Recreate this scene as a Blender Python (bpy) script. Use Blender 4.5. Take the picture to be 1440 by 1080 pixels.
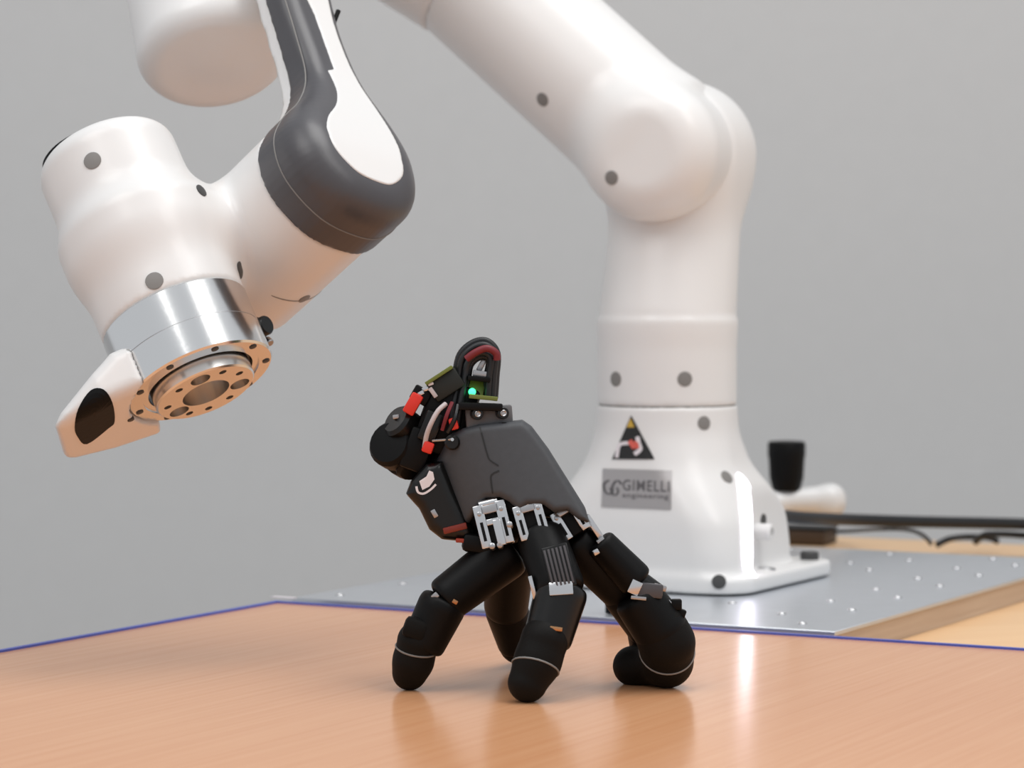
import bpy, bmesh, math, random
import numpy as np
from mathutils import Vector, Matrix

random.seed(4)
rng = np.random.default_rng(4)
for o in list(bpy.data.objects):
    bpy.data.objects.remove(o)
scene = bpy.context.scene
COL = scene.collection

# ------------------------------------------------------------------ camera
FPX = 3900.0                       # focal length in pixels of the 1440 wide frame
CAM_H = 0.23
PITCH = math.atan(130.0 / FPX)
CAM = np.array([0.0, 0.0, CAM_H])
RIGHT = np.array([1.0, 0.0, 0.0])
FWD = np.array([0.0, math.cos(PITCH), -math.sin(PITCH)])
UP = np.array([0.0, math.sin(PITCH), math.cos(PITCH)])
cd = bpy.data.cameras.new('camera')
cam = bpy.data.objects.new('camera', cd)
COL.objects.link(cam)
cam.location = CAM
cam.rotation_euler = (math.pi / 2 - PITCH, 0, 0)
cd.sensor_width = 36.0
cd.lens = 36.0 * FPX / 1440.0
cd.clip_start = 0.05
cd.clip_end = 50
cd.dof.use_dof = True
cd.dof.focus_distance = 1.62
cd.dof.aperture_fstop = 11.0
scene.camera = cam

# ------------------------------------------------------------------ light
world = bpy.data.worlds.new('room_light')
scene.world = world
world.use_nodes = True
bg = world.node_tree.nodes['Background']
bg.inputs[0].default_value = (0.93, 0.96, 1.0, 1)
bg.inputs[1].default_value = 0.56


def area(name, loc, target, sx, sy, power, col=(1, 1, 1)):
    l = bpy.data.lights.new(name, 'AREA')
    l.shape = 'RECTANGLE'
    l.size = sx
    l.size_y = sy
    l.energy = power
    l.color = col
    o = bpy.data.objects.new(name, l)
    COL.objects.link(o)
    o.location = loc
    d = Vector(target) - Vector(loc)
    o.rotation_euler = d.to_track_quat('-Z', 'Y').to_euler()
    return o


area('ceiling_lamp', (0.5, 1.7, 2.3), (0.4, 1.7, 0), 1.3, 1.3, 22, (1, 0.99, 0.97))
area('ceiling_lamp', (-1.1, 0.6, 2.3), (-0.3, 1.8, 0.2), 1.3, 1.3, 14, (1, 0.99, 0.97))
area('ceiling_lamp', (1.4, 0.4, 2.3), (0.3, 2.0, 0.2), 1.0, 1.0, 10, (1, 0.99, 0.97))

vs = scene.view_settings
vs.view_transform = 'Standard'
vs.look = 'None'
vs.exposure = 0.18
vs.gamma = 1.0
vs.use_curve_mapping = False


# ------------------------------------------------------------------ helpers
def arr(*a):
    return np.array(a, float)


def nrm(v):
    v = np.asarray(v, float)
    return v / np.linalg.norm(v)


def P(u, v, d):
    """point at depth d (metres along the view axis) on the ray of pixel u, v"""
    return CAM + d * (FWD + (u - 720.0) / FPX * RIGHT - (v - 540.0) / FPX * UP)


def V(x, y, z):
    """direction: right, up, towards the viewer"""
    return x * RIGHT + y * UP - z * FWD


def ground(u, v, z=0.0):
    r = FWD + (u - 720.0) / FPX * RIGHT - (v - 540.0) / FPX * UP
    t = (z - CAM_H) / r[2]
    return CAM + t * r


ROOTPOS = {}


def root(name, loc, label, cat, group=None):
    o = bpy.data.objects.new(name, None)
    o.empty_display_size = 0.05
    COL.objects.link(o)
    o.location = loc
    o['label'] = label
    o['category'] = cat
    if group:
        o['group'] = group
    ROOTPOS[o.name] = np.array(loc, float)
    return o


def origin_of(o):
    while o is not None and o.parent is not None:
        o = o.parent
    if o is None:
        return np.zeros(3)
    return ROOTPOS.get(o.name, np.zeros(3))


def link(name, me, m, parent=None, label=None, cat=None, kind=None, group=None):
    o = bpy.data.objects.new(name, me)
    COL.objects.link(o)
    if m is not None:
        me.materials.clear()
        me.materials.append(m)
    if parent is not None:
        o.parent = parent
    if label:
        o['label'] = label
    if cat:
        o['category'] = cat
    if kind:
        o['kind'] = kind
    if group:
        o['group'] = group
    return o


def mesh(name, verts, faces, m, parent=None, smooth=True, **kw):
    off = origin_of(parent) if parent is not None else np.zeros(3)
    me = bpy.data.meshes.new(name)
    v = np.asarray(verts, float) - off
    me.from_pydata(v.tolist(), [], [list(map(int, f)) for f in faces])
    me.update()
    if smooth:
        me.polygons.foreach_set('use_smooth', [True] * len(me.polygons))
    return link(name, me, m, parent, **kw)


def from_bm(name, bm, m, parent=None, smooth=False, auto=None, **kw):
    off = origin_of(parent) if parent is not None else np.zeros(3)
    bmesh.ops.translate(bm, verts=bm.verts, vec=Vector(-off))
    bmesh.ops.recalc_face_normals(bm, faces=bm.faces)
    me = bpy.data.meshes.new(name)
    bm.to_mesh(me)
    bm.free()
    if smooth or auto:
        me.polygons.foreach_set('use_smooth', [True] * len(me.polygons))
    if auto:
        me.set_sharp_from_angle(angle=math.radians(auto))
    return link(name, me, m, parent, **kw)


# ---- signed distance shapes, turned into meshes -------------------------
def dot(p, a):
    return p[..., 0] * a[0] + p[..., 1] * a[1] + p[..., 2] * a[2]


def cyl(p, a, b, r, rd=0.004):
    a = np.asarray(a, float)
    b = np.asarray(b, float)
    ax = b - a
    L = np.linalg.norm(ax)
    ax = ax / L
    q = p - (a + b) / 2
    t = dot(q, ax)
    rad = np.sqrt(np.maximum(dot(q, q[..., :] * 0 + 0) if False else (q ** 2).sum(-1) - t * t, 0))
    dx = rad - r + rd
    dy = np.abs(t) - L / 2 + rd
    return np.minimum(np.maximum(dx, dy), 0) + np.sqrt(np.maximum(dx, 0) ** 2 + np.maximum(dy, 0) ** 2) - rd


def cone(p, a, b, r0, r1):
    """round cone (capsule with two radii)"""
    a = np.asarray(a, float)
    b = np.asarray(b, float)
    ba = b - a
    t = np.clip(dot(p - a, ba) / (ba @ ba), 0, 1)
    q = p - a - t[..., None] * ba
    return np.sqrt((q ** 2).sum(-1)) - (r0 + (r1 - r0) * t)


def boxs(p, c, ax, h, rd=0.002):
    q = p - c
    d = [np.abs(dot(q, ax[i])) - h[i] + rd for i in range(3)]
    return (np.minimum(np.maximum(np.maximum(d[0], d[1]), d[2]), 0) +
            np.sqrt(sum(np.maximum(x, 0) ** 2 for x in d)) - rd)


def smin(a, b, k):
    h = np.maximum(k - np.abs(a - b), 0) / k
    return np.minimum(a, b) - h * h * k * 0.25


def smax(a, b, k):
    return -smin(-a, -b, k)


def rmax(a, b, R):
    qa = a + R
    qb = b + R
    return np.minimum(np.maximum(qa, qb), 0) + np.sqrt(np.maximum(qa, 0) ** 2 + np.maximum(qb, 0) ** 2) - R


def poly2(x, y, pts):
    pts = np.asarray(pts, float)
    n = len(pts)
    d = np.full(x.shape, 1e9)
    s = np.ones(x.shape)
    for i in range(n):
        a = pts[i]
        b = pts[i - 1]
        ex, ey = b - a
        wx = x - a[0]
        wy = y - a[1]
        t = np.clip((wx * ex + wy * ey) / (ex * ex + ey * ey), 0, 1)
        d = np.minimum(d, (wx - ex * t) ** 2 + (wy - ey * t) ** 2)
        c1 = y >= a[1]
        c2 = y < b[1]
        c3 = ex * wy > ey * wx
        fl = (c1 & c2 & c3) | (~c1 & ~c2 & ~c3)
        s = np.where(fl, -s, s)
    return s * np.sqrt(d)


def spline(pts, n=8, closed=True):
    pts = np.asarray(pts, float)
    out = []
    m = len(pts)
    rngi = range(m if closed else m - 1)
    for i in rngi:
        if closed:
            p0, p1, p2, p3 = pts[i - 1], pts[i], pts[(i + 1) % m], pts[(i + 2) % m]
        else:
            p0, p1, p2, p3 = pts[max(i - 1, 0)], pts[i], pts[i + 1], pts[min(i + 2, m - 1)]
        for k in range(n):
            t = k / n
            out.append(0.5 * (2 * p1 + (p2 - p0) * t + (2 * p0 - 5 * p1 + 4 * p2 - p3) * t * t +
                              (3 * p1 - p0 - 3 * p2 + p3) * t ** 3))
    if not closed:
        out.append(pts[-1])
    return np.array(out)


def nets(f, lo, hi, h):
    lo = np.asarray(lo, float)
    hi = np.asarray(hi, float)
    n = np.ceil((hi - lo) / h).astype(int) + 1
    ax = [lo[i] + h * np.arange(n[i]) for i in range(3)]
    g = np.stack(np.meshgrid(*ax, indexing='ij'), -1)
    val = f(g.reshape(-1, 3)).reshape(n)
    s = val < 0
    cs = np.zeros(n - 1, int)
    for dx in (0, 1):
        for dy in (0, 1):
            for dz in (0, 1):
                cs += s[dx:n[0] - 1 + dx, dy:n[1] - 1 + dy, dz:n[2] - 1 + dz]
    act = (cs > 0) & (cs < 8)
    idx = np.full(n - 1, -1)
    cells = np.argwhere(act)
    idx[act] = np.arange(len(cells))
    acc = np.zeros((len(cells), 3))
    cnt = np.zeros(len(cells))
    cor = [(a, b, c) for a in (0, 1) for b in (0, 1) for c in (0, 1)]
    cv = {c: val[cells[:, 0] + c[0], cells[:, 1] + c[1], cells[:, 2] + c[2]] for c in cor}
    for c in cor:
        for k in range(3):
            if c[k] == 0:
                e = list(c)
                e[k] = 1
                v0 = cv[c]
                v1 = cv[tuple(e)]
                x = (v0 < 0) != (v1 < 0)
                t = np.where(x, v0 / np.where(x, v0 - v1, 1), 0)
                pt = np.tile(np.array(c, float), (len(cells), 1))
                pt[:, k] = t
                acc[x] += pt[x]
                cnt[x] += 1
    verts = lo + h * (cells + acc / cnt[:, None])
    faces = []
    for k in range(3):
        a, b = (k + 1) % 3, (k + 2) % 3
        sl0 = [slice(None)] * 3
        sl1 = [slice(None)] * 3
        sl0[k] = slice(0, n[k] - 1)
        sl1[k] = slice(1, n[k])
        ch = s[tuple(sl0)] != s[tuple(sl1)]
        e = np.argwhere(ch)
        ok = (e[:, a] > 0) & (e[:, b] > 0) & (e[:, a] < n[a] - 1) & (e[:, b] < n[b] - 1)
        e = e[ok]
        inside = s[e[:, 0], e[:, 1], e[:, 2]]
        q = []
        for da, db in ((1, 1), (0, 1), (0, 0), (1, 0)):
            c = e.copy()
            c[:, a] -= da
            c[:, b] -= db
            q.append(idx[c[:, 0], c[:, 1], c[:, 2]])
        q = np.stack(q, 1)
        q[~inside] = q[~inside][:, ::-1]
        faces.append(q)
    faces = np.concatenate(faces)
    for _ in range(3):
        d = f(verts)
        gr = grad(f, verts, h * 0.2)
        st = d[:, None] * gr / np.maximum((gr ** 2).sum(-1), 0.3)[:, None]
        ln = np.linalg.norm(st, axis=1, keepdims=True)
        st *= np.minimum(1, 0.5 * h / np.maximum(ln, 1e-9))
        verts = verts - st
    return verts, faces


def grad(f, v, e=1e-4):
    g = np.zeros_like(v)
    for i in range(3):
        d = np.zeros(3)
        d[i] = e
        g[:, i] = (f(v + d) - f(v - d)) / (2 * e)
    return g


def sdf(name, f, c, half, h, m, parent, ax=None, **kw):
    c = np.asarray(c, float)
    half = np.asarray(half, float)
    if ax is None:
        v, q = nets(f, c - half, c + half, h)
    else:
        A = np.array(ax)
        v, q = nets(lambda p: f(c + p @ A), -half, half, h)
        v = c + v @ A
    return mesh(name, v, q, m, parent, **kw)


class Field2:
    """distance to a closed outline, tabulated"""

    def __init__(self, pts, lo, hi, h):
        self.lo, self.h = np.array(lo, float), h
        n = np.ceil((np.array(hi) - self.lo) / h).astype(int) + 1
        x, y = np.meshgrid(lo[0] + h * np.arange(n[0]), lo[1] + h * np.arange(n[1]), indexing='ij')
        self.t = poly2(x, y, pts)
        self.n = n

    def __call__(self, x, y):
        fx_ = np.clip((x - self.lo[0]) / self.h, 0, self.n[0] - 1.001)
        fy_ = np.clip((y - self.lo[1]) / self.h, 0, self.n[1] - 1.001)
        i, j = fx_.astype(int), fy_.astype(int)
        a, b = fx_ - i, fy_ - j
        t = self.t
        r = (1 - a) * (1 - b) * t[i, j] + a * (1 - b) * t[i + 1, j] + (1 - a) * b * t[i, j + 1] + a * b * t[i + 1, j + 1]
        ex = np.maximum(np.maximum(self.lo[0] - x, x - self.lo[0] - self.h * (self.n[0] - 1)), 0)
        ey = np.maximum(np.maximum(self.lo[1] - y, y - self.lo[1] - self.h * (self.n[1] - 1)), 0)
        return r + ex + ey


def hit(f, uv, d0=1.3, d1=3.2):
    """where the view rays of pixels uv meet the shape f"""
    uv = np.atleast_2d(np.asarray(uv, float))
    dr = FWD + ((uv[:, 0] - 720) / FPX)[:, None] * RIGHT - ((uv[:, 1] - 540) / FPX)[:, None] * UP
    t = np.full(len(uv), d0)
    for _ in range(110):
        p = CAM + t[:, None] * dr
        t = np.minimum(t + np.clip(f(p), -0.01, 0.2) * 0.7, d1)
    p = CAM + t[:, None] * dr
    g = grad(f, p)
    g /= np.linalg.norm(g, axis=1, keepdims=True)
    return p, g


# ---- plain mesh shapes ---------------------------------------------------
def basis(ax, hint=(0.13, 0.27, 0.95)):
    ax = nrm(ax)
    x = np.cross(hint, ax)
    if np.linalg.norm(x) < 1e-3:
        x = np.cross((1, 0, 0), ax)
    x = nrm(x)
    return x, np.cross(ax, x), ax


def bm_lathe(bm, a, ax, prof, n=32, caps=True):
    """prof: list of (radius, distance along ax)"""
    x, y, z = basis(ax)
    rings = []
    for r, t in prof:
        rings.append([bm.verts.new(a + z * t + r * (math.cos(2 * math.pi * k / n) * x + math.sin(2 * math.pi * k / n) * y))
                      for k in range(n)])
    for i in range(len(rings) - 1):
        for k in range(n):
            bm.faces.new((rings[i][k], rings[i][(k + 1) % n], rings[i + 1][(k + 1) % n], rings[i + 1][k]))
    if caps:
        bm.faces.new(rings[0][::-1])
        bm.faces.new(rings[-1])


def lathe(name, a, ax, prof, m, parent, n=32, caps=True, auto=35, **kw):
    bm = bmesh.new()
    bm_lathe(bm, np.asarray(a, float), ax, prof, n, caps)
    return from_bm(name, bm, m, parent, auto=auto, **kw)


def bm_box(bm, c, ax, h, bev=0.0, seg=2):
    vs_ = []
    for sx in (-1, 1):
        for sy in (-1, 1):
            for sz in (-1, 1):
                vs_.append(bm.verts.new(c + sx * h[0] * ax[0] + sy * h[1] * ax[1] + sz * h[2] * ax[2]))
    fs = []
    for f in ((0, 1, 3, 2), (4, 6, 7, 5), (0, 4, 5, 1), (2, 3, 7, 6), (0, 2, 6, 4), (1, 5, 7, 3)):
        fs.append(bm.faces.new([vs_[i] for i in f]))
    if bev > 0:
        ed = list({e for f in fs for e in f.edges})
        bmesh.ops.bevel(bm, geom=ed, offset=bev, segments=seg, profile=0.5, affect='EDGES')


def box(name, c, ax, h, m, parent, bev=0.0, seg=2, **kw):
    bm = bmesh.new()
    bm_box(bm, np.asarray(c, float), ax, h, bev, seg)
    return from_bm(name, bm, m, parent, auto=40, **kw)


def bm_tube(bm, pts, r, n=8):
    pts = np.asarray(pts, float)
    m = len(pts)
    rr = np.broadcast_to(np.asarray(r, float), (m,))
    tang = np.gradient(pts, axis=0)
    tang /= np.linalg.norm(tang, axis=1, keepdims=True)
    x = basis(tang[0])[0]
    rings = []
    for i in range(m):
        x = nrm(x - tang[i] * (x @ tang[i]))
        y = np.cross(tang[i], x)
        rings.append([bm.verts.new(pts[i] + rr[i] * (math.cos(2 * math.pi * k / n) * x + math.sin(2 * math.pi * k / n) * y))
                      for k in range(n)])
    for i in range(m - 1):
        for k in range(n):
            bm.faces.new((rings[i][k], rings[i][(k + 1) % n], rings[i + 1][(k + 1) % n], rings[i + 1][k]))
    bm.faces.new(rings[0][::-1])
    bm.faces.new(rings[-1])


def tube(name, pts, r, m, parent, n=8, sub=6, **kw):
    bm = bmesh.new()
    p = spline(pts, sub, False) if sub > 1 else pts
    if np.ndim(r) and sub > 1:
        r = np.interp(np.linspace(0, 1, len(p)), np.linspace(0, 1, len(r)), r)
    bm_tube(bm, p, r, n)
    return from_bm(name, bm, m, parent, auto=50, **kw)


def prism(name, poly, ax, c, t, m, parent, bev=0.0, **kw):
    """poly (in the plane ax[0], ax[1] about c) thickened by t along -ax[2]"""
    bm = bmesh.new()
    top = [bm.verts.new(c + x * ax[0] + y * ax[1]) for x, y in poly]
    f = bm.faces.new(top)
    r = bmesh.ops.extrude_face_region(bm, geom=[f])
    nv = [g for g in r['geom'] if isinstance(g, bmesh.types.BMVert)]
    bmesh.ops.translate(bm, verts=nv, vec=Vector(-ax[2] * t))
    if bev > 0:
        bmesh.ops.recalc_face_normals(bm, faces=bm.faces)
        ed = [e for e in bm.edges if len(e.link_faces) == 2 and e.calc_face_angle(0) > 0.6]
        bmesh.ops.bevel(bm, geom=ed, offset=bev, segments=2, profile=0.5, affect='EDGES', clamp_overlap=True)
    return from_bm(name, bm, m, parent, auto=40, **kw)


# ------------------------------------------------------------------ materials
def mat(name, col, rough=0.5, metal=0.0, spec=0.5, coat=0.0, coat_r=0.1, emit=None, es=0.0, bump=0.0, bscale=200.0, var=0.0,
        aniso=0.0):
    m = bpy.data.materials.new(name)
    m.use_nodes = True
    nt = m.node_tree
    b = nt.nodes['Principled BSDF']
    b.inputs['Base Color'].default_value = (*col, 1)
    b.inputs['Roughness'].default_value = rough
    b.inputs['Metallic'].default_value = metal
    b.inputs['Specular IOR Level'].default_value = spec
    b.inputs['Coat Weight'].default_value = coat
    b.inputs['Coat Roughness'].default_value = coat_r
    b.inputs['Anisotropic'].default_value = aniso
    if emit:
        b.inputs['Emission Color'].default_value = (*emit, 1)
        b.inputs['Emission Strength'].default_value = es
    tc = nt.nodes.new('ShaderNodeTexCoord')
    nz = nt.nodes.new('ShaderNodeTexNoise')
    nz.inputs['Scale'].default_value = bscale
    nz.inputs['Detail'].default_value = 3
    nt.links.new(tc.outputs['Object'], nz.inputs['Vector'])
    if var > 0:
        mx = nt.nodes.new('ShaderNodeMix')
        mx.data_type = 'RGBA'
        mx.inputs['A'].default_value = (*[c * (1 - var) for c in col], 1)
        mx.inputs['B'].default_value = (*[min(1, c * (1 + var)) for c in col], 1)
        nt.links.new(nz.outputs['Fac'], mx.inputs['Factor'])
        nt.links.new(mx.outputs['Result'], b.inputs['Base Color'])
    if bump > 0:
        bp = nt.nodes.new('ShaderNodeBump')
        bp.inputs['Strength'].default_value = bump
        bp.inputs['Distance'].default_value = 0.001
        nt.links.new(nz.outputs['Fac'], bp.inputs['Height'])
        nt.links.new(bp.outputs['Normal'], b.inputs['Normal'])
    return m


def wood(name, c1, c2, rough, angle, spec=0.5, scale=1.0):
    m = bpy.data.materials.new(name)
    m.use_nodes = True
    nt = m.node_tree
    b = nt.nodes['Principled BSDF']
    b.inputs['Roughness'].default_value = rough
    b.inputs['Specular IOR Level'].default_value = spec
    tc = nt.nodes.new('ShaderNodeTexCoord')
    mp = nt.nodes.new('ShaderNodeMapping')
    mp.inputs['Rotation'].default_value = (0, 0, angle)
    mp2 = nt.nodes.new('ShaderNodeMapping')
    mp2.inputs['Scale'].default_value = (4 * scale, 160 * scale, 160 * scale)
    nt.links.new(tc.outputs['Object'], mp.inputs['Vector'])
    nt.links.new(mp.outputs['Vector'], mp2.inputs['Vector'])
    nz = nt.nodes.new('ShaderNodeTexNoise')
    nz.inputs['Scale'].default_value = 1.0
    nz.inputs['Detail'].default_value = 5
    nz.inputs['Roughness'].default_value = 0.6
    nt.links.new(mp2.outputs['Vector'], nz.inputs['Vector'])
    n2 = nt.nodes.new('ShaderNodeTexNoise')
    n2.inputs['Scale'].default_value = 3.0
    n2.inputs['Detail'].default_value = 2
    nt.links.new(mp.outputs['Vector'], n2.inputs['Vector'])
    ad = nt.nodes.new('ShaderNodeMath')
    ad.operation = 'MULTIPLY_ADD'
    ad.inputs[1].default_value = 0.4
    nt.links.new(n2.outputs['Fac'], ad.inputs[0])
    ml = nt.nodes.new('ShaderNodeMath')
    ml.operation = 'MULTIPLY'
    ml.inputs[1].default_value = 0.7
    nt.links.new(nz.outputs['Fac'], ml.inputs[0])
    nt.links.new(ml.outputs[0], ad.inputs[2])
    cr = nt.nodes.new('ShaderNodeValToRGB')
    cr.color_ramp.elements[0].position = 0.33
    cr.color_ramp.elements[0].color = (*c1, 1)
    cr.color_ramp.elements[1].position = 0.72
    cr.color_ramp.elements[1].color = (*c2, 1)
    nt.links.new(ad.outputs[0], cr.inputs['Fac'])
    nt.links.new(cr.outputs['Color'], b.inputs['Base Color'])
    return m


M = {}
M['white'] = mat('white_plastic', (0.80, 0.79, 0.78), 0.32, spec=0.5, coat=0.15, coat_r=0.12)
M['band'] = mat('dark_grey_plastic', (0.065, 0.063, 0.07), 0.38, spec=0.6)
M['groove'] = mat('shadow_gap_rubber', (0.25, 0.24, 0.23), 0.7)
M['plug'] = mat('grey_screw_plug', (0.22, 0.21, 0.20), 0.5)
M['plug_dark'] = mat('dark_screw_plug', (0.05, 0.05, 0.05), 0.5)
M['alu'] = mat('machined_aluminium', (0.78, 0.78, 0.78), 0.17, 1.0, bump=0.02, bscale=400, aniso=0.3)
M['alu_flat'] = mat('turned_aluminium', (0.80, 0.78, 0.75), 0.28, 1.0)
M['plate'] = mat('milled_aluminium_plate', (0.62, 0.65, 0.69), 0.34, 0.75, bump=0.05, bscale=60, var=0.05)
M['chrome'] = mat('bright_metal', (0.66, 0.66, 0.67), 0.2, 1.0)
M['steel'] = mat('dull_steel', (0.45, 0.45, 0.46), 0.35, 1.0)
M['black'] = mat('black_plastic', (0.0022, 0.0022, 0.0024), 0.48, spec=0.18, bump=0.08, bscale=300)
M['black_gloss'] = mat('glossy_black_plastic', (0.003, 0.003, 0.003), 0.3, spec=0.4)
M['rubber'] = mat('black_fingertip_rubber', (0.005, 0.0045, 0.004), 0.6, spec=0.16, bump=0.15, bscale=500)
M['shell'] = mat('charcoal_printed_shell', (0.055, 0.058, 0.064), 0.55, spec=0.4, bump=0.06, bscale=300, var=0.1)
M['red'] = mat('red_connector_plastic', (0.72, 0.03, 0.015), 0.4)
M['darkred'] = mat('dark_red_wire', (0.18, 0.012, 0.02), 0.5)
M['wire_white'] = mat('pale_wire', (0.55, 0.48, 0.48), 0.5)
M['pcb'] = mat('green_circuit_board', (0.15, 0.18, 0.03), 0.5)
M['pcb_dark'] = mat('dark_circuit_board', (0.006, 0.008, 0.005), 0.5)
M['led'] = mat('green_led', (0.05, 0.6, 0.2), 0.4, emit=(0.05, 1.0, 0.3), es=2.2)
M['strip'] = mat('white_light_strip', (0.9, 0.9, 0.9), 0.4, emit=(0.93, 0.86, 1.0), es=4.0)
M['print_white'] = mat('white_print', (0.75, 0.70, 0.72), 0.6)
M['print_black'] = mat('black_print', (0.012, 0.012, 0.012), 0.5)
M['print_grey'] = mat('grey_print', (0.10, 0.095, 0.1), 0.5)
M['print_yellow'] = mat('yellow_print', (0.60, 0.38, 0.05), 0.5)
M['print_red'] = mat('red_print', (0.70, 0.12, 0.09), 0.5)
M['nameplate'] = mat('brushed_nameplate', (0.42, 0.40, 0.40), 0.35, 0.6, bump=0.03, bscale=200)
M['wood'] = wood('beech_laminate', (0.66, 0.305, 0.145), (0.74, 0.39, 0.205), 0.20, math.radians(-61.5), 0.22)
M['wood2'] = wood('pale_birch_top', (0.74, 0.46, 0.24), (0.82, 0.56, 0.33), 0.45, math.radians(-20), 0.4)
M['board'] = wood('raw_board_edge', (0.50, 0.36, 0.25), (0.66, 0.52, 0.39), 0.7, math.radians(-61.5), 0.3)
M['blue'] = mat('blue_edge_band', (0.07, 0.11, 0.50), 0.4)
M['brown'] = mat('dark_brown_box', (0.05, 0.028, 0.014), 0.5)
M['cable'] = mat('black_cable_rubber', (0.006, 0.007, 0.009), 0.45)
M['yellow'] = mat('yellow_wire', (0.45, 0.32, 0.03), 0.5)
M['wall'] = mat('grey_wall_paint', (0.615, 0.61, 0.605), 0.85, spec=0.2, bump=0.02, bscale=30, var=0.02)
M['floor'] = mat('grey_floor', (0.30, 0.29, 0.28), 0.6)
M['steel_paint'] = mat('grey_painted_steel', (0.30, 0.30, 0.31), 0.45)

XYZ = (arr(1, 0, 0), arr(0, 1, 0), arr(0, 0, 1))
# the robot's base and its plate are turned by 28.5 degrees
ANG = math.radians(28.5)
FR = arr(-math.sin(ANG), -math.cos(ANG), 0)      # to the robot's front
RT = arr(math.cos(ANG), -math.sin(ANG), 0)       # to the side seen on the right
BX = (RT, -FR, arr(0, 0, 1))

# ------------------------------------------------------------------ room
box('floor', arr(0, 1.5, -0.77), XYZ, (3.5, 2.6, 0.02), M['floor'], None, kind='structure')
box('wall_back', arr(0, 3.72, 0.9), XYZ, (3.5, 0.05, 1.66), M['wall'], None, kind='structure')

# ------------------------------------------------------------------ tables
corner = ground(388, 847)
LEN1, DEP1 = 1.7, 1.35
t1 = root('table', (corner + RT * LEN1 / 2 + FR * DEP1 / 2) * arr(1, 1, 0) + arr(0, 0, -0.75),
          'orange beech laminate table top with a blue edge band, in the foreground', 'table')
c1 = corner * arr(1, 1, 0) + RT * LEN1 / 2 + FR * DEP1 / 2
box('tabletop', c1 + arr(0, 0, -0.0125), BX, (LEN1 / 2 - 0.004, DEP1 / 2 - 0.004, 0.0125), M['wood'], t1)
for s, (hx, hy), off in ((0, (LEN1 / 2, 0.002), -FR * (DEP1 / 2 - 0.002)), (1, (LEN1 / 2, 0.002), FR * (DEP1 / 2 - 0.002)),
                         (2, (0.002, DEP1 / 2 - 0.004), -RT * (LEN1 / 2 - 0.002)), (3, (0.002, DEP1 / 2 - 0.004), RT * (LEN1 / 2 - 0.002))):
    box('edge_band', c1 + off + arr(0, 0, -0.0117), BX, (hx, hy, 0.0131), M['blue'], t1, label='blue edge band')
for sx in (-1, 1):
    for sy in (-1, 1):
        box('leg', c1 + RT * sx * (LEN1 / 2 - 0.06) + FR * sy * (DEP1 / 2 - 0.06) + arr(0, 0, -0.3875), BX,
            (0.025, 0.025, 0.3625), M['steel_paint'], t1)

ZR = -0.02
LEN2, DEP2 = 1.5, 0.90
backpt = ground(1440, 766, ZR)
pfl = ground(410, 840.5)
pfr = ground(1175, 888)
front_line = corner @ (-FR) + 0.006
left_line = pfl @ RT + 0.03
back_line = backpt @ (-FR)
c2 = RT * (left_line + LEN2 / 2) - FR * (front_line + back_line) / 2
DEP2 = back_line - front_line
t2 = root('table', c2 + arr(0, 0, -0.75), 'pale birch table set lower behind the orange table, under the aluminium plate', 'table')
box('tabletop', c2 + arr(0, 0, ZR - 0.0125), BX, (LEN2 / 2, DEP2 / 2, 0.0125), M['wood2'], t2, bev=0.001)
for sx in (-1, 1):
    for sy in (-1, 1):
        box('leg', c2 + RT * sx * (LEN2 / 2 - 0.06) + FR * sy * (DEP2 / 2 - 0.06) + arr(0, 0, -0.3975), BX,
            (0.025, 0.025, 0.3525), M['steel_paint'], t2)

# ------------------------------------------------------------------ mounting plate
pl_f = max(front_line + 0.002, pfl @ (-FR))
pl_l, pl_r = pfl @ RT, pfr @ RT
PLEN = 0.57
pc = RT * (pl_l + pl_r) / 2 - FR * (pl_f + PLEN / 2)
PW = (pl_r - pl_l) / 2
plate = root('mounting_plate', pc + arr(0, 0, ZR), 'grey aluminium plate with drilled holes on a raw wooden board under the robot', 'plate')
box('board', pc + arr(0, 0, -0.0114), BX, (PW - 0.002, PLEN / 2 - 0.002, 0.0084), M['board'], plate, label='raw wooden board edge')
box('metal_sheet', pc + arr(0, 0, -0.0015), BX, (PW, PLEN / 2, 0.0015), M['plate'], plate, bev=0.0004, seg=1)

BASE = arr(0.123, 2.20, 0.0)
BASE = P(938, 540, 2.185) * arr(1, 1, 0)
hole_me = None
nh = 0
for i in range(9):
    for j in range(12):
        x = -PW + 0.03 + i * (2 * PW - 0.06) / 8
        y = -PLEN / 2 + 0.03 + j * (PLEN - 0.06) / 11
        x += 0.012 * ((j % 2) - 0.5)
        p = pc + RT * x - FR * y
        q = p - BASE
        if abs(q @ RT) < 0.115 and -0.15 < q @ FR < 0.09:
            continue
        if (i + j) % 2:
            continue
        if hole_me is None:
            bm = bmesh.new()
            bm_lathe(bm, arr(0, 0, 0), arr(0, 0, 1), [(0.0034, -0.0006), (0.0034, 0.0004), (0.0031, 0.0009), (0.0022, 0.0012), (0.0018, 0.0005)], 14)
            bmesh.ops.translate(bm, verts=bm.verts, vec=Vector(ROOTPOS[plate.name]))
            o = from_bm('bolt', bm, M['chrome'], plate, auto=50)  # shiny heads stand in for drilled holes that catch the light
            hole_me = o.data
        else:
            o = link('bolt', hole_me, None, plate)  # another bright stand-in for a glinting hole
        o.location = p - ROOTPOS[plate.name]

# ------------------------------------------------------------------ robot arm
robot = root('robot_arm', BASE, 'white jointed robot arm bolted to the aluminium plate, reaching over the table', 'robot arm')


def bl(p):
    q = p - BASE
    return dot(q, FR), dot(q, RT), p[..., 2]


zt = np.linspace(-0.02, 0.17, 200)


def table(z, v):
    y = np.interp(zt, z, v)
    k = np.hanning(31)
    k /= k.sum()
    return np.convolve(np.pad(y, 15, mode='edge'), k, 'valid')


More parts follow.
